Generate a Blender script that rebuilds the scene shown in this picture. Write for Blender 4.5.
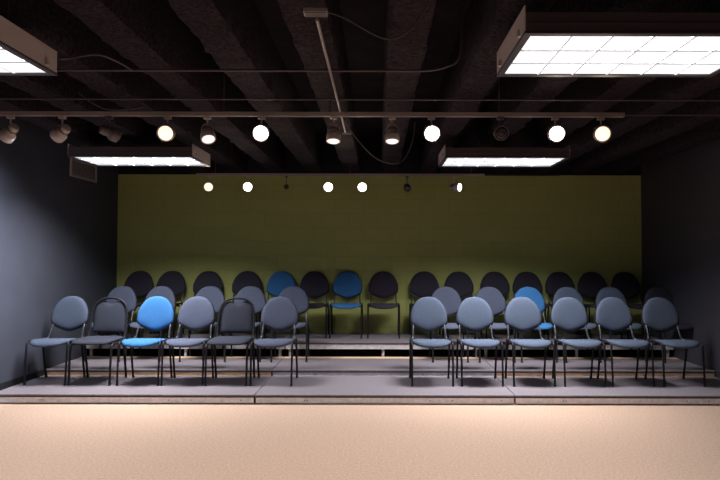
import bpy, bmesh, math, random
from mathutils import Vector, Matrix, noise
random.seed(7)
for o in list(bpy.data.objects): bpy.data.objects.remove(o)
scn = bpy.context.scene
COL = scn.collection
PI = math.pi

# ---------------------------------------------------------------- camera
CAM_Z = 1.375
cd = bpy.data.cameras.new('camera'); cam = bpy.data.objects.new('camera', cd); COL.objects.link(cam)
cam.location = (0, 0, CAM_Z)
cam.rotation_euler = (Matrix.Rotation(math.radians(90 + 1.72), 3, 'X') @ Matrix.Rotation(math.radians(0.13), 3, 'Z')).to_euler()
cd.sensor_width = 36; cd.lens = 600 / 720 * 36; cd.shift_x = -0.025
cd.clip_start = 0.05
scn.camera = cam

# ---------------------------------------------------------------- world, exposure, light levels
w = bpy.data.worlds.new('world'); scn.world = w; w.use_nodes = True
w.node_tree.nodes['Background'].inputs[0].default_value = (0.9, 0.85, 1.0, 1)
w.node_tree.nodes['Background'].inputs[1].default_value = 0.02
vs = scn.view_settings
vs.view_transform = 'Standard'; vs.look = 'None'; vs.gamma = 1; vs.use_curve_mapping = False
vs.exposure = 0.0
TROFFER_FRONT = 0.95       # emission of the fluorescent lenses themselves
TROFFER_REAR = 0.66
PANEL = {'front': (46.0, 140), 'rear': (98.0, 132), 'first': (30.0, 152), 'second': (45.0, 170)}   # watts and spread per fixture row; first and second are added, unseen
LAMP_FACE = 60.0
SPOT_W = 20.0             # beam of a track head aimed at the room
WASH_W = 340.0             # the two heads washing the left wall
DOWN_W = 16.0
LAMP_COL = (1.0, 0.80, 0.62)
TUBE_COL = (0.95, 0.96, 1.0)

# ---------------------------------------------------------------- materials
def srgb(r, g, b):
    f = lambda c: (c/255/12.92) if c/255 <= 0.04045 else ((c/255+0.055)/1.055)**2.4
    return (f(r), f(g), f(b), 1)
def mat(name, col, rough=0.6, metal=0.0, spec=0.5, nscale=None, namt=0.15, bump=0.0, bscale=None, sheen=0.0, emit=None):
    m = bpy.data.materials.new(name); m.use_nodes = True
    nt = m.node_tree; b = nt.nodes['Principled BSDF']
    b.inputs['Base Color'].default_value = col
    b.inputs['Roughness'].default_value = rough
    b.inputs['Metallic'].default_value = metal
    b.inputs['Specular IOR Level'].default_value = spec
    if sheen: b.inputs['Sheen Weight'].default_value = sheen
    tc = nt.nodes.new('ShaderNodeTexCoord')
    if nscale:
        n = nt.nodes.new('ShaderNodeTexNoise'); n.inputs['Scale'].default_value = nscale; n.inputs['Detail'].default_value = 6
        r = nt.nodes.new('ShaderNodeValToRGB')
        r.color_ramp.elements[0].position = 0.3; r.color_ramp.elements[1].position = 0.7
        r.color_ramp.elements[0].color = tuple(c*(1-namt) for c in col[:3]) + (1,)
        r.color_ramp.elements[1].color = tuple(min(1, c*(1+namt)) for c in col[:3]) + (1,)
        nt.links.new(tc.outputs['Object'], n.inputs['Vector'])
        nt.links.new(n.outputs['Fac'], r.inputs['Fac']); nt.links.new(r.outputs['Color'], b.inputs['Base Color'])
    if bump:
        n2 = nt.nodes.new('ShaderNodeTexNoise'); n2.inputs['Scale'].default_value = bscale or 200; n2.inputs['Detail'].default_value = 4
        bp = nt.nodes.new('ShaderNodeBump'); bp.inputs['Strength'].default_value = bump; bp.inputs['Distance'].default_value = 0.01
        nt.links.new(tc.outputs['Object'], n2.inputs['Vector'])
        nt.links.new(n2.outputs['Fac'], bp.inputs['Height']); nt.links.new(bp.outputs['Normal'], b.inputs['Normal'])
    if emit:
        b.inputs['Emission Color'].default_value = emit[0] + (1,); b.inputs['Emission Strength'].default_value = emit[1]
    return m
def block_mat(name, col, axis, rough=0.55, mortar=0.85, bump=0.35):
    """painted concrete block: brick texture drives a faint joint"""
    m = mat(name, col, rough); nt = m.node_tree; b = nt.nodes['Principled BSDF']
    tc = nt.nodes.new('ShaderNodeTexCoord'); mp = nt.nodes.new('ShaderNodeMapping')
    mp.inputs['Rotation'].default_value = (PI/2, 0, 0) if axis == 'X' else (PI/2, 0, PI/2)
    sx = nt.nodes.new('ShaderNodeSeparateXYZ'); cx = nt.nodes.new('ShaderNodeCombineXYZ')
    nt.links.new(tc.outputs['Object'], sx.inputs[0])
    nt.links.new(sx.outputs[0 if axis == 'X' else 1], cx.inputs[0]); nt.links.new(sx.outputs[2], cx.inputs[1])
    br = nt.nodes.new('ShaderNodeTexBrick'); br.inputs['Scale'].default_value = 1
    br.inputs['Brick Width'].default_value = 0.4; br.inputs['Row Height'].default_value = 0.2
    br.inputs['Mortar Size'].default_value = 0.006; br.inputs['Mortar Smooth'].default_value = 0.6
    br.inputs['Color1'].default_value = col
    br.inputs['Color2'].default_value = tuple(c*0.94 for c in col[:3]) + (1,)
    br.inputs['Mortar'].default_value = tuple(c*mortar for c in col[:3]) + (1,)
    nt.links.new(cx.outputs[0], br.inputs['Vector'])
    nt.links.new(br.outputs['Color'], b.inputs['Base Color'])
    n = nt.nodes.new('ShaderNodeTexNoise'); n.inputs['Scale'].default_value = 60; n.inputs['Detail'].default_value = 5
    nt.links.new(tc.outputs['Object'], n.inputs['Vector'])
    inv = nt.nodes.new('ShaderNodeMath'); inv.operation = 'MULTIPLY_ADD'; inv.inputs[1].default_value = -1; 
    nt.links.new(br.outputs['Fac'], inv.inputs[0]); nt.links.new(n.outputs['Fac'], inv.inputs[2])
    bp = nt.nodes.new('ShaderNodeBump'); bp.inputs['Strength'].default_value = bump; bp.inputs['Distance'].default_value = 0.006
    nt.links.new(inv.outputs[0], bp.inputs['Height']); nt.links.new(bp.outputs['Normal'], b.inputs['Normal'])
    return m
M = {}
M['tan_carpet'] = mat('tan_carpet', (0.47, 0.325, 0.240, 1), 0.95, spec=0.1, nscale=60, namt=0.16, bump=0.5, bscale=160)
M['grey_carpet'] = mat('grey_carpet', (0.195, 0.167, 0.182, 1), 0.95, spec=0.1, nscale=90, namt=0.2, bump=0.5, bscale=260)
M['left_wall'] = mat('slate_paint', (0.050, 0.053, 0.069, 1), 0.6, spec=0.3, nscale=3, namt=0.08, bump=0.1, bscale=40)
M['right_wall'] = block_mat('charcoal_block', (0.045, 0.042, 0.055, 1), 'Y')
M['green_wall'] = block_mat('olive_block', (0.38, 0.40, 0.115, 1), 'X', 0.7)
M['black_paint'] = mat('black_paint', (0.012, 0.011, 0.013, 1), 0.8, spec=0.2, nscale=8, namt=0.3)
M['deck'] = mat('ceiling_deck', (0.013, 0.0095, 0.013, 1), 0.9, spec=0.1, nscale=5, namt=0.4)
M['fireproof'] = mat('sprayed_fireproofing', (0.020, 0.0140, 0.0175, 1), 0.95, spec=0.1, nscale=42, namt=0.75, bump=1.0, bscale=45)
M['ply'] = mat('bare_plywood', (0.80, 0.53, 0.33, 1), 0.6, nscale=14, namt=0.12)
M['alu'] = mat('aluminium_edge', (0.58, 0.54, 0.545, 1), 0.42, metal=0.15, nscale=25, namt=0.14)
M['alu_dull'] = mat('dull_aluminium', (0.22, 0.19, 0.19, 1), 0.5, metal=0.3, nscale=25, namt=0.18)
M['rubber'] = mat('black_rubber', (0.012, 0.012, 0.013, 1), 0.7)
M['trim_black'] = mat('dark_edge_trim', (0.03, 0.025, 0.027, 1), 0.6)
M['frame'] = mat('black_tube_enamel', (0.012, 0.012, 0.015, 1), 0.5, spec=0.18)
M['upright'] = mat('grey_tube_enamel', (0.05, 0.05, 0.058, 1), 0.35, metal=0.4)
M['shell'] = mat('black_plastic_shell', (0.012, 0.012, 0.015, 1), 0.45)
def fabric(n, c): return mat(n, c, 0.9, spec=0.08, nscale=180, namt=0.22, bump=0.35, bscale=500)
M['slate'] = fabric('slate_fabric', (0.074, 0.092, 0.132, 1))
M['grey'] = fabric('grey_fabric', (0.078, 0.088, 0.130, 1))
M['charcoal'] = fabric('charcoal_fabric', (0.040, 0.036, 0.050, 1))
M['archfab'] = fabric('dark_slate_fabric', (0.034, 0.037, 0.050, 1))
M['blue'] = fabric('blue_fabric', (0.042, 0.145, 0.34, 1))
M['track'] = mat('track_enamel', (0.30, 0.25, 0.24, 1), 0.45)
M['head'] = mat('lamp_housing_enamel', (0.42, 0.36, 0.34, 1), 0.4)
M['head_dark'] = mat('dark_lamp_housing', (0.10, 0.085, 0.085, 1), 0.45)
M['troffer'] = mat('troffer_enamel', (0.075, 0.055, 0.058, 1), 0.4)
M['end_plate'] = mat('end_plate_lit', (0.58, 0.48, 0.46, 1), 0.4)  # paler than the housing: light from neighbouring fixtures put into the colour
M['troffer_in'] = mat('troffer_frame_dark', (0.04, 0.035, 0.045, 1), 0.5)
M['conduit'] = mat('conduit_metal', (0.075, 0.058, 0.06, 1), 0.5, metal=0.3)
M['cable'] = mat('grey_cable', (0.06, 0.05, 0.055, 1), 0.6)
M['vent'] = mat('vent_enamel', (0.36, 0.31, 0.31, 1), 0.5)
M['vent_dark'] = mat('vent_slot_dark', (0.02, 0.018, 0.02, 1), 0.7)
M['louver'] = mat('lens_grid', (0.3, 0.3, 0.33, 1), 0.5, emit=((0.95, 0.96, 1.0), 0.28))
def emis(name, col, s):
    return mat(name, (0.8, 0.8, 0.8, 1), 0.4, emit=(col, s))
M['lens_front'] = emis('lit_lens_front', TUBE_COL, TROFFER_FRONT)
M['lens_rear'] = emis('lit_lens_rear', (0.86, 0.92, 1.0), TROFFER_REAR)
M['bulb_lit'] = emis('lit_bulb', (1.0, 0.86, 0.78), LAMP_FACE*0.3)
M['bulb_warm'] = emis('lit_warm_bulb', (1.0, 0.70, 0.48), 1.7)
M['bulb_dim'] = emis('dim_lit_bulb', (1.0, 0.84, 0.76), 1.15)
M['bulb_off'] = mat('dark_bulb_glass', (0.03, 0.025, 0.025, 1), 0.15)

# ---------------------------------------------------------------- mesh helpers
class MB:
    def __init__(s): s.bm = bmesh.new()
    def box(s, x0, x1, y0, y1, z0, z1):
        v = [s.bm.verts.new((x, y, z)) for x in (x0, x1) for y in (y0, y1) for z in (z0, z1)]
        for f in ((0,1,3,2),(4,6,7,5),(0,4,5,1),(2,3,7,6),(0,2,6,4),(1,5,7,3)):
            s.bm.faces.new([v[i] for i in f])
        return s
    def tube(s, pts, r, n=8, cap=True):
        pts = [Vector(p) for p in pts]; rings = []
        up = Vector((0, 0, 1)); prev = None
        for i, p in enumerate(pts):
            t = (pts[min(i+1, len(pts)-1)] - pts[max(i-1, 0)]).normalized()
            if prev is None:
                a = t.cross(up if abs(t.z) < 0.9 else Vector((0, 1, 0))).normalized()
            else: a = (prev - t*prev.dot(t)).normalized()
            b = t.cross(a); prev = a
            rr = r[i] if isinstance(r, (list, tuple)) else r
            rings.append([s.bm.verts.new(p + (a*math.cos(2*PI*k/n) + b*math.sin(2*PI*k/n))*rr) for k in range(n)])
        for A, B in zip(rings, rings[1:]):
            for k in range(n): s.bm.faces.new((A[k], A[(k+1)%n], B[(k+1)%n], B[k]))
        if cap:
            s.bm.faces.new(rings[0][::-1]); s.bm.faces.new(rings[-1])
        return s
    def lathe(s, prof, n=20, M4=None, cap0=True, cap1=True):
        rings = []
        for r, z in prof:
            rings.append([s.bm.verts.new((r*math.cos(2*PI*k/n), r*math.sin(2*PI*k/n), z)) for k in range(n)])
        for A, B in zip(rings, rings[1:]):
            for k in range(n): s.bm.faces.new((A[k], A[(k+1)%n], B[(k+1)%n], B[k]))
        if cap0: s.bm.faces.new(rings[0][::-1])
        if cap1: s.bm.faces.new(rings[-1])
        if M4: bmesh.ops.transform(s.bm, matrix=M4, verts=[v for R in rings for v in R])
        return s
    def rings(s, loops, cap0=True, cap1=True):
        R = [[s.bm.verts.new(p) for p in L] for L in loops]; n = len(R[0])
        for A, B in zip(R, R[1:]):
            for k in range(n): s.bm.faces.new((A[k], A[(k+1)%n], B[(k+1)%n], B[k]))
        if cap0: s.bm.faces.new(R[0][::-1])
        if cap1: s.bm.faces.new(R[-1])
        return s
    def build(s, name, m, parent=None, smooth=False, bevel=0.0, loc=None):
        bmesh.ops.recalc_face_normals(s.bm, faces=s.bm.faces)
        if bevel:
            ed = [e for e in s.bm.edges if len(e.link_faces) == 2 and e.calc_face_angle(0) > 0.6]
            bmesh.ops.bevel(s.bm, geom=ed, offset=bevel, segments=2, affect='EDGES', profile=0.5)
        me = bpy.data.meshes.new(name); s.bm.to_mesh(me); s.bm.free()
        me.materials.append(m)
        if smooth:
            for p in me.polygons: p.use_smooth = True
            me.set_sharp_from_angle(angle=math.radians(50))
        o = bpy.data.objects.new(name, me); COL.objects.link(o)
        if loc: o.location = loc
        if parent: o.parent = parent
        return o
def smoothpath(pts, n=6):
    """Catmull-Rom through pts"""
    P = [Vector(p) for p in pts]; P = [2*P[0]-P[1]] + P + [2*P[-1]-P[-2]]; out = []
    for i in range(1, len(P)-2):
        for k in range(n):
            t = k/n; a, b, c, d = P[i-1], P[i], P[i+1], P[i+2]
            out.append(0.5*((2*b) + (c-a)*t + (2*a-5*b+4*c-d)*t*t + (-a+3*b-3*c+d)*t**3))
    out.append(P[-2]); return out
def tag(o, label=None, cat=None, group=None, kind=None):
    if label: o['label'] = label
    if cat: o['category'] = cat
    if group: o['group'] = group
    if kind: o['kind'] = kind
    return o
def thing(name, label, cat, loc=(0,0,0), rz=0, group=None):
    o = bpy.data.objects.new(name, None); COL.objects.link(o); o.empty_display_size = 0.1
    o.location = loc; o.rotation_euler = (0, 0, rz)
    return tag(o, label, cat, group)
def copy_tree(o, parent=None):
    c = o.copy(); COL.objects.link(c)
    if parent:
        c.parent = parent; c.matrix_parent_inverse = o.matrix_parent_inverse.copy()
    for ch in o.children: copy_tree(ch, c)
    return c

# ---------------------------------------------------------------- room shell
XL, XR, YB, YF, ZC = -3.66, 3.70, 8.42, -5.0, 2.98
def struct(name, mb, m, label=None, **k):
    o = mb.build(name, m, **k); tag(o, label, None, None, 'structure'); return o
struct('floor', MB().box(XL-0.1, XR+0.1, YF-0.1, YB+0.1, -0.08, 0), M['tan_carpet'])
struct('ceiling', MB().box(XL-0.1, XR+0.1, YF-0.1, YB+0.1, ZC, ZC+0.1), M['deck'])
struct('wall_left', MB().box(XL-0.1, XL, YF-0.1, YB+0.1, 0, ZC), M['left_wall'])
struct('wall_right', MB().box(XR, XR+0.1, YF-0.1, YB+0.1, 0, ZC), M['right_wall'])
struct('wall_back', MB().box(XL, XR, YB, YB+0.1, 0, 2.545), M['green_wall'])
struct('trim_1', MB().box(XL, XR, YB-0.012, YB+0.1, 2.545, ZC), M['black_paint'])
struct('wall_front', MB().box(XL, XR, YF-0.1, YF, 0, ZC), M['right_wall'])
struct('baseboard_left', MB().box(XL, XL+0.012, YF, 6.60, 0, 0.15), M['black_paint'])
struct('baseboard_right', MB().box(XR-0.012, XR, YF, 6.60, 0, 0.155), M['trim_black'])

# sprayed steel beams running away from the camera
def beam(xc, wd, zb, zt, y0, y1, name='ceiling_beam', seed=0):
    bm = bmesh.new(); ny = int((y1-y0)/0.055)
    prof = [(-wd/2, zt), (-wd/2, (zt+zb)/2+0.06), (-wd/2, (zt+zb)/2-0.05), (-wd/2, zb+0.05), (-wd/2+0.01, zb+0.012),
            (-wd/4, zb), (0, zb), (wd/4, zb), (wd/2-0.01, zb+0.012), (wd/2, zb+0.05), (wd/2, (zt+zb)/2-0.05), (wd/2, (zt+zb)/2+0.06), (wd/2, zt)]
    R = []
    for i in range(ny+1):
        y = y0 + (y1-y0)*i/ny; row = []
        for (px, pz) in prof:
            q = Vector(((xc+px)*9, y*9 + seed, pz*9))
            q2 = q*2.6
            d = 0.007*noise.noise(q) + 0.011*noise.noise(q2)
            k = 0 if pz == zt else 1
            sx = (1 if px > 0 else -1) if abs(px) > wd/2-0.02 else 0
            sz = -1 if pz < zb+0.02 else 0
            row.append(bm.verts.new((xc+px+sx*d*k, y, pz+sz*d*k)))
        R.append(row)
    for A, B in zip(R, R[1:]):
        for k in range(len(prof)-1): bm.faces.new((A[k], A[k+1], B[k+1], B[k]))
        bm.faces.new((A[-1], A[0], B[0], B[-1]))
    bm.faces.new(R[0]); bm.faces.new(R[-1][::-1])
    mb = MB(); mb.bm.free(); mb.bm = bm
    o = mb.build(name, M['fireproof'], smooth=True); tag(o, kind='structure'); return o
for k in range(-7, 7):
    xc = 0.165 + 0.53*k
    if XL+0.15 < xc < XR-0.15:
        beam(xc, 0.235, 2.575, ZC, 0.6, YB-0.02, seed=k*13.7)

# ---------------------------------------------------------------- platforms
R1Z, R2Z, R3Z = 0.09, 0.153, 0.328
E1, E2, E3 = 5.67, 6.58, 7.49
SX = [XL+0.015, -1.155, 1.288, XR-0.015]
def platform(i, y0, y1, z0, z1, fascia_h, mfas, label, legs=False, lip=0.008, back_strip=0.0):
    x0, x1 = SX[i]+0.004, SX[i+1]-0.004
    xc, yc = (x0+x1)/2, (y0+y1)/2
    t = thing('stage_platform', label, 'stage platform', (xc, yc, z0), 0, 'carpeted riser platforms')
    hx, hy = (x1-x0)/2, (y1-y0)/2; H = z1-z0
    MB().box(-hx, hx, -hy, hy-back_strip, H-0.014, H).build('carpet_top', M['grey_carpet'], t, bevel=0.003)
    if back_strip: tag(MB().box(-hx, hx, hy-back_strip, hy, H-0.014, H-0.002).build('bare_edge', M['ply'], t), 'bare tan wooden rear edge')
    MB().box(-hx, hx, -hy-0.002, -hy+0.03, H-0.026, H-0.0145).build('edge_trim', M['trim_black'], t)
    fz0 = max(H-fascia_h, 0.012 if not legs else 0)
    f = MB().box(-hx+0.006, hx-0.006, -hy+0.006, -hy+0.03, fz0, H-0.026)
    f.box(-hx+0.006, hx-0.006, -hy+0.001, -hy+0.006, fz0, fz0+0.006); f.box(-hx+0.006, hx-0.006, -hy+0.001, -hy+0.006, H-0.032, H-0.026)
    f.build('front_rail', mfas, t)
    MB().box(-hx+0.006, hx-0.006, hy-0.03, hy-0.006, 0.003 if legs else max(fz0, 0.012), H-0.015).build('shade_backing' if legs else 'rear_rail', M['trim_black'], t)  # on legged decks a dark sheet added as the shade underneath
    for sx in (-1, 1):
        MB().box(sx*(hx-0.017)-0.011, sx*(hx-0.017)+0.011, -hy+0.031, hy-0.031, max(fz0, 0.012), H-0.015).build('side_rail', M['trim_black'], t)
    for xx in ((-0.97, 0, 0.97) if legs else (-0.985, 0.985)):
        for yy in (-1, 1):
            cx = xx*(hx-0.004)-math.copysign(0.02, xx) if xx else 0
            MB().box(cx-0.016, cx+0.016, yy*(hy-0.055)-0.016, yy*(hy-0.055)+0.016, 0, H-0.016).build('leg', M['alu'] if legs else M['rubber'], t)
    if not legs:      # screw heads on the rail
        for u in (-0.62, -0.60, 0.35, 0.52, 0.9):
            MB().lathe([(0.006, 0), (0.005, 0.003)], 8, Matrix.Translation((u*hx, -hy+0.006, fz0+(H-0.022-fz0)*0.45)) @ Matrix.Rotation(PI/2, 4, 'X')).build('screw', M['trim_black'], t)
    return t
pos = ['left', 'centre', 'right']
for i in range(3):
    platform(i, E1, E2-0.006, 0, R1Z, 0.09, M['alu'],
             ['grey carpeted front riser platform against the left slate wall', 'grey carpeted front riser platform in the middle, under the chairless aisle',
              'grey carpeted front riser platform against the right charcoal wall'][i])
for i in range(3):
    platform(i, E2, E3-0.006, 0, R2Z, 0.07 if i == 1 else 0.08, M['alu'] if i == 1 else M['ply'],
             ['middle-row riser platform with bare tan front, against the left slate wall', 'middle-row riser platform with grey metal front, in the middle',
              'middle-row riser platform with bare tan front, against the right wall'][i], back_strip=0.14)
for i in range(3):
    platform(i, E3, YB-0.004, 0, R3Z, 0.085, M['alu'],
             ['raised rear riser platform on open legs, at the left end of the green wall', 'raised rear riser platform on open legs, at the middle of the green wall',
              'raised rear riser platform on open legs, at the right end of the green wall'][i], legs=True)

# ---------------------------------------------------------------- chairs
PAD = [(0,0),(26,2.5),(45,9),(60,18),(74,32),(88,50),(97,68),(104,88),(108,108),(109,128),(108,145),(104,158),(95,169),(78,180),(55,191),(32,201),(12,206)]
def pad_outline(hw=0.197, h=0.362):
    k = hw/109; kz = h/207
    right = [(x*k, -y*kz) for x, y in PAD]
    left = [(-x, y) for x, y in right[1:]][::-1]
    pts = right + [(0, -h)] + left
    P = smoothpath([Vector((p[0], p[1], 0)) for p in pts] + [Vector((0, 0, 0))], 2)[:-1]
    return [(p.x, p.y) for p in P]
def back_loops(outline, cz, prof, curve=0.35):
    """prof: list of (scale, y-offset).  x,z in the pad plane, concave towards the sitter"""
    L = []
    for sc, dy in prof:
        L.append([(x*sc, dy - curve*(x*sc)**2*1.0, cz + (z-cz)*sc) for x, z in outline])
    return L
LEAN = 0.19
def lean(o_mb, y0, z0):
    for v in o_mb.bm.verts:
        v.co.y += y0 + (v.co.z - z0)*LEAN
FEETX, RAILX = 0.205, 0.206
def foot(leg, x, y):
    MB().tube([(x, y, 0), (x, y, 0.022)], [0.0135, 0.0125], 8).build('rubber_foot', M['rubber'], leg, smooth=True)
def legs(t, railz, yf=-0.20, yr=0.20, fx=FEETX, rx=RAILX, r=0.0105):
    for sx in (-1, 1):
        l = MB().tube(smoothpath([(sx*fx, yf, 0.004), (sx*rx, yf+0.012, 0.2), (sx*rx, yf+0.028, railz-0.05), (sx*rx, yf+0.036, railz-0.018), (sx*rx, yf+0.06, railz)], 3), r, 8).build('leg', M['frame'], t, smooth=True)
        foot(l, sx*fx, yf)
        l = MB().tube([(sx*fx, yr, 0.004), (sx*rx, yr-0.045, 0.22), (sx*rx, yr-0.085, railz-0.006)], r*1.05, 8).build('leg', M['frame'], t, smooth=True)
        foot(l, sx*fx, yr)
def make_round(name, fab, label):
    t = thing(name, label, 'chair')
    RZ = 0.428
    legs(t, RZ)
    for sx in (-1, 1):
        MB().tube([(sx*RAILX, -0.135, RZ), (sx*RAILX, 0.12, RZ)], 0.0105, 8).build('side_rail', M['frame'], t, smooth=True)
        MB().tube(smoothpath([(sx*RAILX, 0.12, RZ), (sx*0.196, 0.155, RZ-0.008), (sx*0.177, 0.185, RZ+0.006), (sx*0.172, 0.205, RZ+0.05), (sx*0.170, 0.235, RZ+0.105), (sx*0.166, 0.262, RZ+0.145)], 4), 0.0095, 8).build('back_upright', M['upright'], t, smooth=True)
    MB().tube([(-RAILX, 0.02, RZ-0.03), (RAILX, 0.02, RZ-0.03)], 0.008, 8).build('cross_bar', M['frame'], t, smooth=True)
    # seat: waterfall front, rounded plan
    n = 40; out = []
    for k in range(n):
        a = 2*PI*k/n; c, s = math.cos(a), math.sin(a)
        ex = 0.55
        x = math.copysign(abs(c)**ex, c); y = math.copysign(abs(s)**ex, s)
        wx = 0.199*(1.0 if y < 0 else 1-0.08*y)
        yy = y*0.205 - 0.012
        if y < 0: yy -= 0.030*(1-abs(x)**2.2)*(-y)
        out.append((x*wx, yy))
    def seatz(x, y, edge):
        z = 0.446 + 0.16*(x*x) - 0.085*(y+0.12)
        if y < -0.10: z -= 1.5*(y+0.10)**2
        return z
    loops = []
    for sc, dz in ((0.12, 0.006), (0.35, 0.005), (0.6, 0.004), (0.8, 0.002), (0.92, -0.003), (0.98, -0.011), (1.0, -0.019), (0.99, -0.029), (0.95, -0.037), (0.6, -0.038)):
        loops.append([(x*sc, -0.012+(y+0.012)*sc, seatz(x*sc, -0.012+(y+0.012)*sc, sc) + dz*(1.15 if y < -0.1 else 0.85)) for x, y in out])
    s = MB().rings(loops).build('seat', fab, t, smooth=True)
    # backrest
    TOP = 0.862; o0 = [(x, z+TOP) for x, z in pad_outline()]; cz = TOP-0.175
    b = MB().rings(back_loops(o0, cz, [(0.1, -0.030), (0.35, -0.0295), (0.6, -0.028), (0.8, -0.025), (0.92, -0.019), (0.98, -0.011), (1.0, -0.002), (0.99, 0.006), (0.9, 0.008)], 0.45))
    lean(b, 0.250, 0.46)
    bo = b.build('backrest', fab, t, smooth=True)
    o1 = [(x*(1.035 if z < -0.17 else 1.01), (z*1.0+0.0) if z > -0.22 else z-0.012*min(1, (-0.22-z)/0.08)) for x, z in pad_outline(0.199, 0.366)]
    o1 = [(x, z+TOP) for x, z in o1]
    b = MB().rings(back_loops(o1, cz, [(0.3, 0.004), (0.985, 0.004), (1.0, 0.010), (0.995, 0.022), (0.93, 0.030), (0.5, 0.034), (0.1, 0.034)], 0.45))
    lean(b, 0.250, 0.46)
    tag(b.build('back_shell', M['shell'], bo, smooth=True), 'black plastic back shell')
    return t
def make_arch(name, label):
    t = thing(name, label, 'chair')
    RZ = 0.405
    legs(t, RZ, r=0.0115)
    for sx in (-1, 1):
        MB().tube([(sx*RAILX, -0.135, RZ), (sx*RAILX, 0.14, RZ)], 0.0115, 8).build('side_rail', M['frame'], t, smooth=True)
    MB().tube([(-RAILX, 0.0, RZ-0.012), (RAILX, 0.0, RZ-0.012)], 0.009, 8).build('cross_bar', M['frame'], t, smooth=True)
    # thin flat seat
    n = 36; out = []
    for k in range(n):
        a = 2*PI*k/n; c, s = math.cos(a), math.sin(a)
        out.append((math.copysign(abs(c)**0.4, c)*0.205, math.copysign(abs(s)**0.4, s)*0.215 - 0.02))
    loops = []
    for sc, dz in ((0.2, 0.452), (0.7, 0.452), (0.92, 0.449), (0.98, 0.443), (1.0, 0.434), (0.985, 0.424), (0.93, 0.419), (0.5, 0.418)):
        loops.append([(x*sc, -0.02+(y+0.02)*sc, dz - (0.9*(y*sc+0.1)**2 if y*sc < -0.1 else 0)) for x, y in out])
    MB().rings(loops).build('seat', M['archfab'], t, smooth=True)
    # arched tube back frame
    pts = [(-0.19, 0.13, RZ), (-0.192, 0.165, RZ+0.02), (-0.192, 0.20, RZ+0.10), (-0.190, 0.235, RZ+0.24), (-0.176, 0.255, RZ+0.335), (-0.145, 0.266, RZ+0.39), (-0.10, 0.272, RZ+0.422), (-0.05, 0.275, RZ+0.436), (0, 0.2755, RZ+0.44)]
    pts = pts + [(-x, y, z) for x, y, z in pts[:-1]][::-1]
    MB().tube(smoothpath(pts, 3), 0.0115, 8).build('back_frame', M['frame'], t, smooth=True)
    # pad with a dip under the hand hold
    zb = 0.475; H = 0.34
    half = [(0.0, H-0.028), (0.03, H-0.026), (0.055, H-0.012), (0.08, H-0.002), (0.11, H-0.008), (0.145, H-0.035), (0.168, H-0.075), (0.176, H-0.14), (0.178, 0.12), (0.178, 0.03), (0.172, 0.006), (0.15, 0.0), (0.06, 0.0)]
    ol = [(x, z+zb) for x, z in half] + [(0, zb)] + [(-x, z+zb) for x, z in half[1:]][::-1]
    ol = [(p.x, p.y) for p in smoothpath([Vector((a, b, 0)) for a, b in ol] + [Vector((ol[0][0], ol[0][1], 0))], 2)[:-1]]
    b = MB().rings(back_loops(ol, zb+H/2, [(0.1, -0.022), (0.5, -0.021), (0.8, -0.018), (0.93, -0.012), (0.985, -0.004), (1.0, 0.003), (0.98, 0.012), (0.9, 0.016), (0.4, 0.017)], -0.15))
    lean(b, 0.222, 0.46)
    b.build('backrest', M['archfab'], t, smooth=True)
    return t
proto = {}
def place_chair(kind, x, yc, z, label, group, rz=0.0):
    fab = {'slate': M['slate'], 'grey': M['grey'], 'charcoal': M['charcoal'], 'blue': M['blue']}.get(kind)
    if kind not in proto:
        t = make_arch('stacking_chair', label) if kind == 'arch' else make_round('conference_chair', fab, label)
        proto[kind] = t
    else: t = copy_tree(proto[kind])
    t.location = (x, yc, z); t.rotation_euler = (0, 0, rz)
    tag(t, label, 'chair', group)
def row(lst, s, yc, z, group):
    for px, kind, label, *rz in lst:
        r = math.radians(rz[0]) if rz else 0
        # px = centre of the backrest, which sits 0.29 m behind the middle of the feet
        place_chair(kind, (px-378)/s + 0.29*math.sin(r), yc, z, label, group, r)
row([(72.3, 'slate', 'slate grey round-backed chair at the left end of the front row, nearest the slate wall'),
     (113, 'arch', 'dark square-seated chair with notched arched back, second from left in the front row'),
     (157.5, 'blue', 'bright blue chair in the front row'),
     (198, 'grey', 'grey round-backed chair just right of the bright blue front-row chair', 0.5),
     (238.5, 'arch', 'dark chair with notched arched back, between two grey chairs in the front row'),
     (280.4, 'grey', 'grey front-row chair just left of the central aisle', -0.5),
     (428.5, 'slate', 'slate front-row chair just right of the central aisle'),
     (474.2, 'slate', 'slate front-row chair, second to the right of the central aisle'),
     (522, 'slate', 'slate front-row chair standing in front of the bright blue middle-row chair'),
     (568, 'slate', 'slate front-row chair, third from the right end', 1),
     (612.3, 'slate', 'slate front-row chair, second from the right end', 0.5),
     (658.6, 'slate', 'slate front-row chair at the right end, nearest the right wall', 1.5)],
    91.5, 6.26, R1Z, 'chairs in the front row')
row([(123, 'grey', 'grey middle-row chair at the left end, behind the first notched-back chair', -2),
     (161.7, 'grey', 'grey middle-row chair directly behind the bright blue front-row chair', -3),
     (210.5, 'grey', 'grey middle-row chair, third from the left end'),
     (251, 'grey', 'grey middle-row chair behind the second notched-back chair', 2),
     (293.5, 'grey', 'grey middle-row chair just left of the central aisle, before a dim blue chair', 3),
     (445.5, 'grey', 'grey middle-row chair just right of the central aisle'),
     (489, 'grey', 'grey middle-row chair just left of the bright blue middle-row one'),
     (528, 'blue', 'bright blue chair in the middle row, right half'),
     (567, 'slate', 'grey middle-row chair just right of the bright blue one', 3),
     (609.8, 'slate', 'grey middle-row chair, second from the right end', 2),
     (658, 'charcoal', 'dark middle-row chair at the right end, largely hidden by the front-row end chair', 4)],
    79.2, 7.27, R2Z, 'chairs in the middle row')
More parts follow.
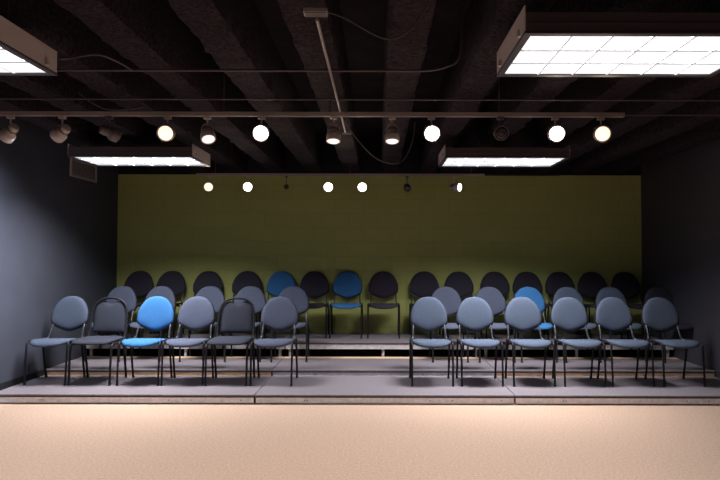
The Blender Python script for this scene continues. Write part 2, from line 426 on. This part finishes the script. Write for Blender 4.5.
row([(139, 'charcoal', 'charcoal rear-row chair at the left end of the green wall'),
     (171.3, 'charcoal', 'charcoal rear-row chair, second from the left end'),
     (208, 'charcoal', 'charcoal rear-row chair, third from the left end'),
     (247, 'charcoal', 'charcoal rear-row chair just left of the half-hidden blue one', 3),
     (281.5, 'blue', 'dim blue rear-row chair half hidden behind a grey middle-row chair'),
     (314.5, 'charcoal', 'charcoal rear-row chair between the two blue rear-row chairs'),
     (347.7, 'blue', 'dim blue rear-row chair fully in view at the central aisle'),
     (383.5, 'charcoal', 'charcoal rear-row chair fully in view at the central aisle, right of the blue one'),
     (424.5, 'charcoal', 'charcoal rear-row chair just right of the central aisle'),
     (459, 'charcoal', 'charcoal rear-row chair, second to the right of the central aisle'),
     (495, 'charcoal', 'charcoal rear-row chair, fifth from the right end'),
     (527.5, 'charcoal', 'charcoal rear-row chair directly behind the bright blue middle-row chair'),
     (560, 'charcoal', 'charcoal rear-row chair, third from the right end'),
     (592.5, 'charcoal', 'charcoal rear-row chair, second from the right end'),
     (626, 'charcoal', 'charcoal rear-row chair at the right end of the green wall', 3)],
    72.2, 8.045, R3Z, 'chairs in the rear row')

# ---------------------------------------------------------------- fluorescent troffers
ZT = 2.36
def troffer(xc, yc, label, mlens, row_name, W=0.572):
    t = thing('fluorescent_fixture', label, 'ceiling light', (xc, yc, ZT), 0, 'fluorescent box lights under the beams')
    D, H, HE = 0.305, 0.078, 0.115
    h = MB()
    h.box(-W, W, -D, -D+0.012, 0, H).box(-W, W, D-0.012, D, 0, H).box(-W, -W+0.012, -D+0.012, D-0.012, 0, H).box(W-0.012, W, -D+0.012, D-0.012, 0, H)
    h.box(-W, W, -D, D, H, H+0.006)
    h.build('housing', M['troffer'], t)
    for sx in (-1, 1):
        tag(MB().box(sx*(W+0.003)-0.003, sx*(W+0.003)+0.003, -D+0.004, D-0.004, 0.001, HE).build('end_plate', M['end_plate'], t), 'metal end plate with nearby light in its colour')
    MB().box(-W+0.004, W-0.004, -D-0.004, -D, 0.035, 0.043).build('ridge', M['troffer_in'], t)
    f = MB()
    f.box(-W-0.006, W+0.006, -D-0.006, -D+0.026, -0.012, 0).box(-W-0.006, W+0.006, D-0.026, D+0.006, -0.012, 0)
    f.box(-W-0.006, -W+0.026, -D+0.026, D-0.026, -0.012, 0).box(W-0.026, W+0.006, -D+0.026, D-0.026, -0.012, 0)
    f.build('lens_frame', M['troffer_in'], t)
    l = MB().box(-W+0.026, W-0.026, -D+0.026, D-0.026, -0.004, 0.004).build('lens', mlens, t)
    g = MB()
    for k in range(1, 6):
        x = -W+0.026 + (2*W-0.052)*k/6; g.box(x-0.005, x+0.005, -D+0.026, D-0.026, -0.011, -0.0075)
    for k in range(1, 3):
        y = -D+0.026 + (2*D-0.052)*k/3; g.box(-W+0.026, W-0.026, y-0.010, y+0.010, -0.0112, -0.0077)
    g.build('lens_grid', M['louver'], l)
    for sx in (-1, 1):
        MB().tube([(sx*0.5, 0, H+0.004), (sx*0.5, 0, ZC-ZT)], 0.004, 6).build('hanger_rod', M['conduit'], t)
        for yy in (-0.21, 0.2):
            MB().box(sx*W-(0.018 if sx < 0 else -0.006), sx*W+(0.018 if sx > 0 else -0.006), yy-0.012, yy+0.012, 0.012, 0.04).build('latch', M['head'], t)
    ld = bpy.data.lights.new('tube_light', 'AREA'); ld.shape = 'RECTANGLE'; ld.size = 2*W-0.08; ld.size_y = 2*D-0.07
    ld.energy = PANEL[row_name][0]; ld.spread = math.radians(PANEL[row_name][1]); ld.color = TUBE_COL
    lo = bpy.data.objects.new('tube_light', ld); COL.objects.link(lo); lo.parent = t; lo.location = (0, 0, -0.006)
    return t
troffer(1.212, 2.88, 'large bright fluorescent box light at the upper right, nearest the camera', M['lens_front'], 'front')
troffer(-2.298, 2.88, 'bright fluorescent box light cut off by the left edge of the picture', M['lens_front'], 'front')
troffer(1.250, 6.08, 'fluorescent box light hanging in front of the right half of the green wall', M['lens_rear'], 'rear', 0.60)
troffer(-2.40, 6.08, 'fluorescent box light hanging near the vent at the left wall', M['lens_rear'], 'rear', 0.60)

for yy, nm in ((-0.35, 'first'), (-3.55, 'second')):  # unseen rows added behind the camera to light chairs and floor
    troffer(1.215, yy, 'fluorescent box light right of the camera, %s row behind it, added unseen for light' % nm, M['lens_front'], nm)
    troffer(-2.37, yy, 'fluorescent box light left of the camera, %s row behind it, added unseen for light' % nm, M['lens_front'], nm)

# ---------------------------------------------------------------- tracks and heads
def track(x0, x1, y, z, label, hangers):
    xc = (x0+x1)/2
    t = thing('lighting_track', label, 'lighting track', (xc, y, z), 0, 'lighting tracks')
    a = MB().box(x0-xc, x1-xc, -0.018, 0.018, 0, 0.026); a.box(x0-xc, x1-xc, -0.018, -0.006, -0.004, 0); a.box(x0-xc, x1-xc, 0.006, 0.018, -0.004, 0)
    a.build('rail', M['track'], t)
    for hx in hangers:
        MB().tube([(hx-xc, 0, 0.026), (hx-xc, 0, ZC-z)], 0.005, 6).build('hanger_rod', M['conduit'], t)
    return t
T1Y, T1Z, T1S = 4.44, 2.432, 600/4.44
T2Y, T2Z, T2S = 7.71, 2.435, 600/7.71
track(XL+0.02, 1.83, T1Y, T1Z, 'long front lighting track carrying twelve spotlights', (-3.3, -1.15, -0.36, 0.9))
track(-2.34, 1.37, T2Y, T2Z, 'shorter rear lighting track in front of the green wall', (-2.1, -0.36, 1.2))

def spot(label, px, s, y, ztrack, aim, state, power, drop=0.125, size=1.0, colr=None, cone=60, dark=False, lever=0, group='spotlights on the front track'):
    x = (px-378)/s
    t = thing('track_spotlight', label, 'spotlight', (x, y, ztrack), 0, group)
    mh = M['head_dark'] if dark else M['head']
    MB().box(-0.025*size, 0.025*size, -0.014, 0.014, -0.026, -0.0045).build('track_adapter', mh, t)
    MB().tube([(0, 0, -0.026), (0, 0, -drop+0.045*size)], 0.007*size, 8).build('stem', mh, t)
    piv = Vector((0, 0, -drop))
    d = (Vector(aim) - Vector((x, y, ztrack-drop))).normalized()
    q = d.to_track_quat('Z', 'Y').to_matrix().to_4x4()
    k = size = size*(1.0 if state in ('lit', 'warm') else 0.88)
    X = Matrix.Translation(piv) @ q
    prof = [(0.022*k, -0.075*k), (0.036*k, -0.070*k), (0.040*k, -0.055*k), (0.040*k, -0.005*k), (0.046*k, 0.008*k), (0.060*k, 0.02*k), (0.062*k, 0.03*k), (0.062*k, 0.078*k), (0.058*k, 0.082*k), (0.053*k, 0.080*k), (0.050*k, 0.062*k)]
    h = MB().lathe(prof, 20, X)
    ho = h.build('housing', mh, t, smooth=True)
    # band around the neck and the yoke
    MB().lathe([(0.0415*k, -0.04*k), (0.043*k, -0.036*k), (0.043*k, -0.022*k), (0.0415*k, -0.018*k)], 20, X, False, False).build('band', M['head_dark'], ho, smooth=True)
    MB().tube([(-0.048*k, 0, -drop), (-0.048*k, 0, -drop+0.04*k), (-0.03*k, 0, -drop+0.052*k), (0.03*k, 0, -drop+0.052*k), (0.048*k, 0, -drop+0.04*k), (0.048*k, 0, -drop)], 0.005*k, 6).build('yoke', mh, t, smooth=True)
    mb = {'lit': M['bulb_lit'], 'warm': M['bulb_warm'], 'dim': M['bulb_dim'], 'off': M['bulb_off']}[state]
    MB().lathe([(0.053*k, 0.066*k), (0.050*k, 0.078*k), (0.038*k, 0.087*k), (0.018*k, 0.091*k), (0.002*k, 0.092*k)], 20, X).build('bulb', mb, ho, smooth=True)
    if state == 'off':
        MB().lathe([(0.030*k, 0.090*k), (0.033*k, 0.094*k), (0.037*k, 0.094*k), (0.040*k, 0.0875*k)], 20, X, False, False).build('bulb_ring', M['conduit'], ho, smooth=True)
    if lever:
        MB().box(0.062, 0.062+lever, -0.004, 0.004, -drop-0.012, -drop-0.002).build('lever', mh, t)
    if power:
        ld = bpy.data.lights.new('beam', 'SPOT'); ld.energy = power; ld.spot_size = math.radians(cone); ld.spot_blend = 0.9
        ld.shadow_soft_size = 0.04; ld.color = colr or LAMP_COL
        lo = bpy.data.objects.new('beam', ld); COL.objects.link(lo); lo.parent = t
        lo.matrix_local = Matrix.Translation(piv + d*0.11*k) @ d.to_track_quat('-Z', 'Y').to_matrix().to_4x4()
    return t
c = (0, 0, CAM_Z)
F = lambda *a, **k: spot(a[0], a[1], T1S, T1Y, T1Z, *a[2:], **k)
F('leftmost spotlight on the front track, aimed at the slate wall', 8, (-3.66, 4.85, 1.6), 'dim', WASH_W, cone=82, colr=(0.80, 0.86, 1.0))
F('pale spotlight second from left on the front track, aimed at the slate wall', 60, (-3.66, 5.1, 1.6), 'dim', WASH_W, cone=72, colr=(0.80, 0.86, 1.0))
F('unlit metal-coloured spotlight above the left rear box light, turned away to the right', 107, (-1.2, 5.2, 2.0), 'off', 0, dark=True)
F('lit spotlight facing the camera, leftmost of the lit ones on the front track', 166, (-0.9, 0, 0.9), 'warm', SPOT_W)
F('spotlight tilted down right, just left of a starry lit one', 206, (-0.55, 3.2, 0.0), 'dim', DOWN_W)
F('lit spotlight facing the camera between two downward-tilted ones on the front track', 260.5, (-0.3, 0, 1.0), 'lit', SPOT_W)
F('downward spotlight with a small side lever beside the long conduit', 333, (-0.33, 3.9, 0), 'dim', DOWN_W, lever=0.07)
F('downward spotlight without a lever, next to the large glaring one', 392, (0.1, 3.9, 0), 'dim', DOWN_W)
F('glaring spotlight facing the camera just right of the centre of the front track', 431.5, (0.3, 0, 1.1), 'lit', SPOT_W)
F('unlit spotlight facing the camera, above the right rear box light', 501, (0.5, 0, 1.3), 'off', 0, dark=True)
F('glaring spotlight second from the right end of the front track', 556, (0.7, 0, 1.1), 'lit', SPOT_W)
F('warm lit spotlight at the right end of the front track', 602, (0.8, 0, 1.1), 'warm', SPOT_W)
G = lambda *a, **k: spot(a[0], a[1], T2S, T2Y, T2Z, *a[2:], drop=0.145, group='spotlights on the rear track', **k)
G('warm lit spotlight at the left end of the rear track', 208.5, (-0.9, 0, 0.9), 'warm', SPOT_W*0.6)
G('white lit spotlight second from left on the rear track', 247.5, (-0.5, 0, 1.1), 'lit', SPOT_W)
G('small unlit spotlight between the lit pairs of the rear track', 286, (-0.2, 0, 1.3), 'off', 0, dark=True, size=0.62)
G('lit spotlight, left one of the close middle pair on the rear track', 328, (0, 0, 1.1), 'lit', SPOT_W)
G('lit spotlight, right one of the close middle pair on the rear track', 362, (0.1, 0, 1.1), 'lit', SPOT_W)
G('unlit dark spotlight right of the middle on the rear track', 407, (0.5, 5.5, 1.2), 'off', 0, dark=True, size=0.85)
G('spotlight turned sideways to the right at the right end of the rear track', 455, (3.2, 6.0, 2.0), 'lit', DOWN_W*0.5, size=0.9)

# ---------------------------------------------------------------- conduits, cables, box, vent
def pipe(name, pts, r, m, label, cat, group=None, smooth_n=5):
    o = MB().tube(smoothpath(pts, smooth_n), r, 8).build(name, m, smooth=True); return tag(o, label, cat, group)
pipe('metal_conduit', [(XL+0.02, 4.23, 2.50), (-1, 4.23, 2.50), (1, 4.23, 2.50), (XR-0.02, 4.23, 2.50)], 0.0065, M['conduit'], 'thin straight conduit running wall to wall just above the front track', 'conduit', 'conduits under the beams')
pipe('metal_conduit', [(-2.1, 3.70, 2.54), (-1, 3.70, 2.54), (0.05, 3.70, 2.54), (0.30, 3.70, 2.542), (0.42, 3.70, 2.565), (0.50, 3.70, 2.62), (0.52, 3.70, 2.80), (0.52, 3.70, ZC)], 0.0085, M['conduit'], 'horizontal conduit curving up into the ceiling left of the big box light', 'conduit', 'conduits under the beams')
pipe('metal_conduit', [(-0.29, 2.80, 2.50), (-0.29, 3.6, 2.495), (-0.29, 4.4, 2.49), (-0.29, 5.3, 2.485)], 0.008, M['track'], 'long conduit running away from the camera out of the junction box', 'conduit', 'conduits under the beams')
pipe('metal_conduit', [(1.83, 4.44, 2.445), (2.5, 4.44, 2.445), (3.1, 4.44, 2.445), (XR-0.02, 4.44, 2.445)], 0.006, M['conduit'], 'thin conduit continuing the front track to the right wall', 'conduit', 'conduits under the beams')
pipe('metal_conduit', [(1.37, 7.71, 2.445), (1.7, 7.71, 2.445), (2.1, 7.71, 2.445), (2.35, 7.71, 2.445)], 0.009, M['trim_black'], 'dark pipe continuing the rear track to the right', 'conduit', 'conduits under the beams')
t = thing('junction_box', 'flat metal junction box at the near end of the long conduit', 'junction box', (-0.29, 2.74, 2.500))
MB().box(-0.055, 0.055, -0.03, 0.03, 0, 0.02).build('box', M['track'], t, bevel=0.003)
MB().box(-0.050, 0.050, -0.026, 0.026, -0.003, 0).build('cover_plate', M['conduit'], t)
pipe('hanging_cable', [(-0.24, 2.74, 2.512), (-0.15, 2.74, 2.48), (0.0, 2.75, 2.40), (0.08, 2.75, 2.395), (0.16, 2.75, 2.45), (0.25, 2.75, 2.60), (0.29, 2.75, 2.80)], 0.004, M['cable'], 'grey cable looping right from the junction box', 'cable', 'loose cables')
pipe('hanging_cable', [(-1.712, 3.19, 2.44), (-1.68, 3.25, 2.465), (-1.61, 3.4, 2.535), (-1.56, 3.55, 2.545), (-1.52, 3.68, 2.53)], 0.006, M['cable'], 'cable arching from the end of the left front box light', 'cable', 'loose cables')
pipe('hanging_cable', [(-2.42, 4.7, 2.72), (-2.30, 4.72, 2.62), (-2.16, 4.72, 2.55), (-1.98, 4.72, 2.545), (-1.86, 4.72, 2.57)], 0.005, M['cable'], 'short cable sagging over the left spotlights', 'cable', 'loose cables')
pipe('hanging_cable', [(-0.28, 4.9, 2.50), (-0.20, 5.0, 2.40), (-0.05, 5.1, 2.25), (0.10, 5.15, 2.19), (0.22, 5.2, 2.23), (0.30, 5.2, 2.40), (0.32, 5.2, 2.56)], 0.005, M['cable'], 'cable drooping below the front track at the centre', 'cable', 'loose cables')

t = thing('wall_vent', 'square louvred air vent high on the left wall below the box light', 'vent', (XL, 7.42, 2.34))
f = MB()
y0, y1, h = -0.33, 0.33, 0.225
f.box(0, 0.018, y0, y0+0.03, 0, h).box(0, 0.018, y1-0.03, y1, 0, h).box(0, 0.018, y0+0.03, y1-0.03, 0, 0.025).box(0, 0.018, y0+0.03, y1-0.03, h-0.025, h)
f.build('frame', M['vent'], t)
l = MB()
for k in range(9):
    z = 0.032 + k*0.0195
    l.box(0.006, 0.014, y0+0.03, y1-0.03, z, z+0.008)
l.build('louvers', M['vent'], t)
MB().box(0.0005, 0.004, y0+0.03, y1-0.03, 0.025, h-0.025).build('duct_opening', M['vent_dark'], t)
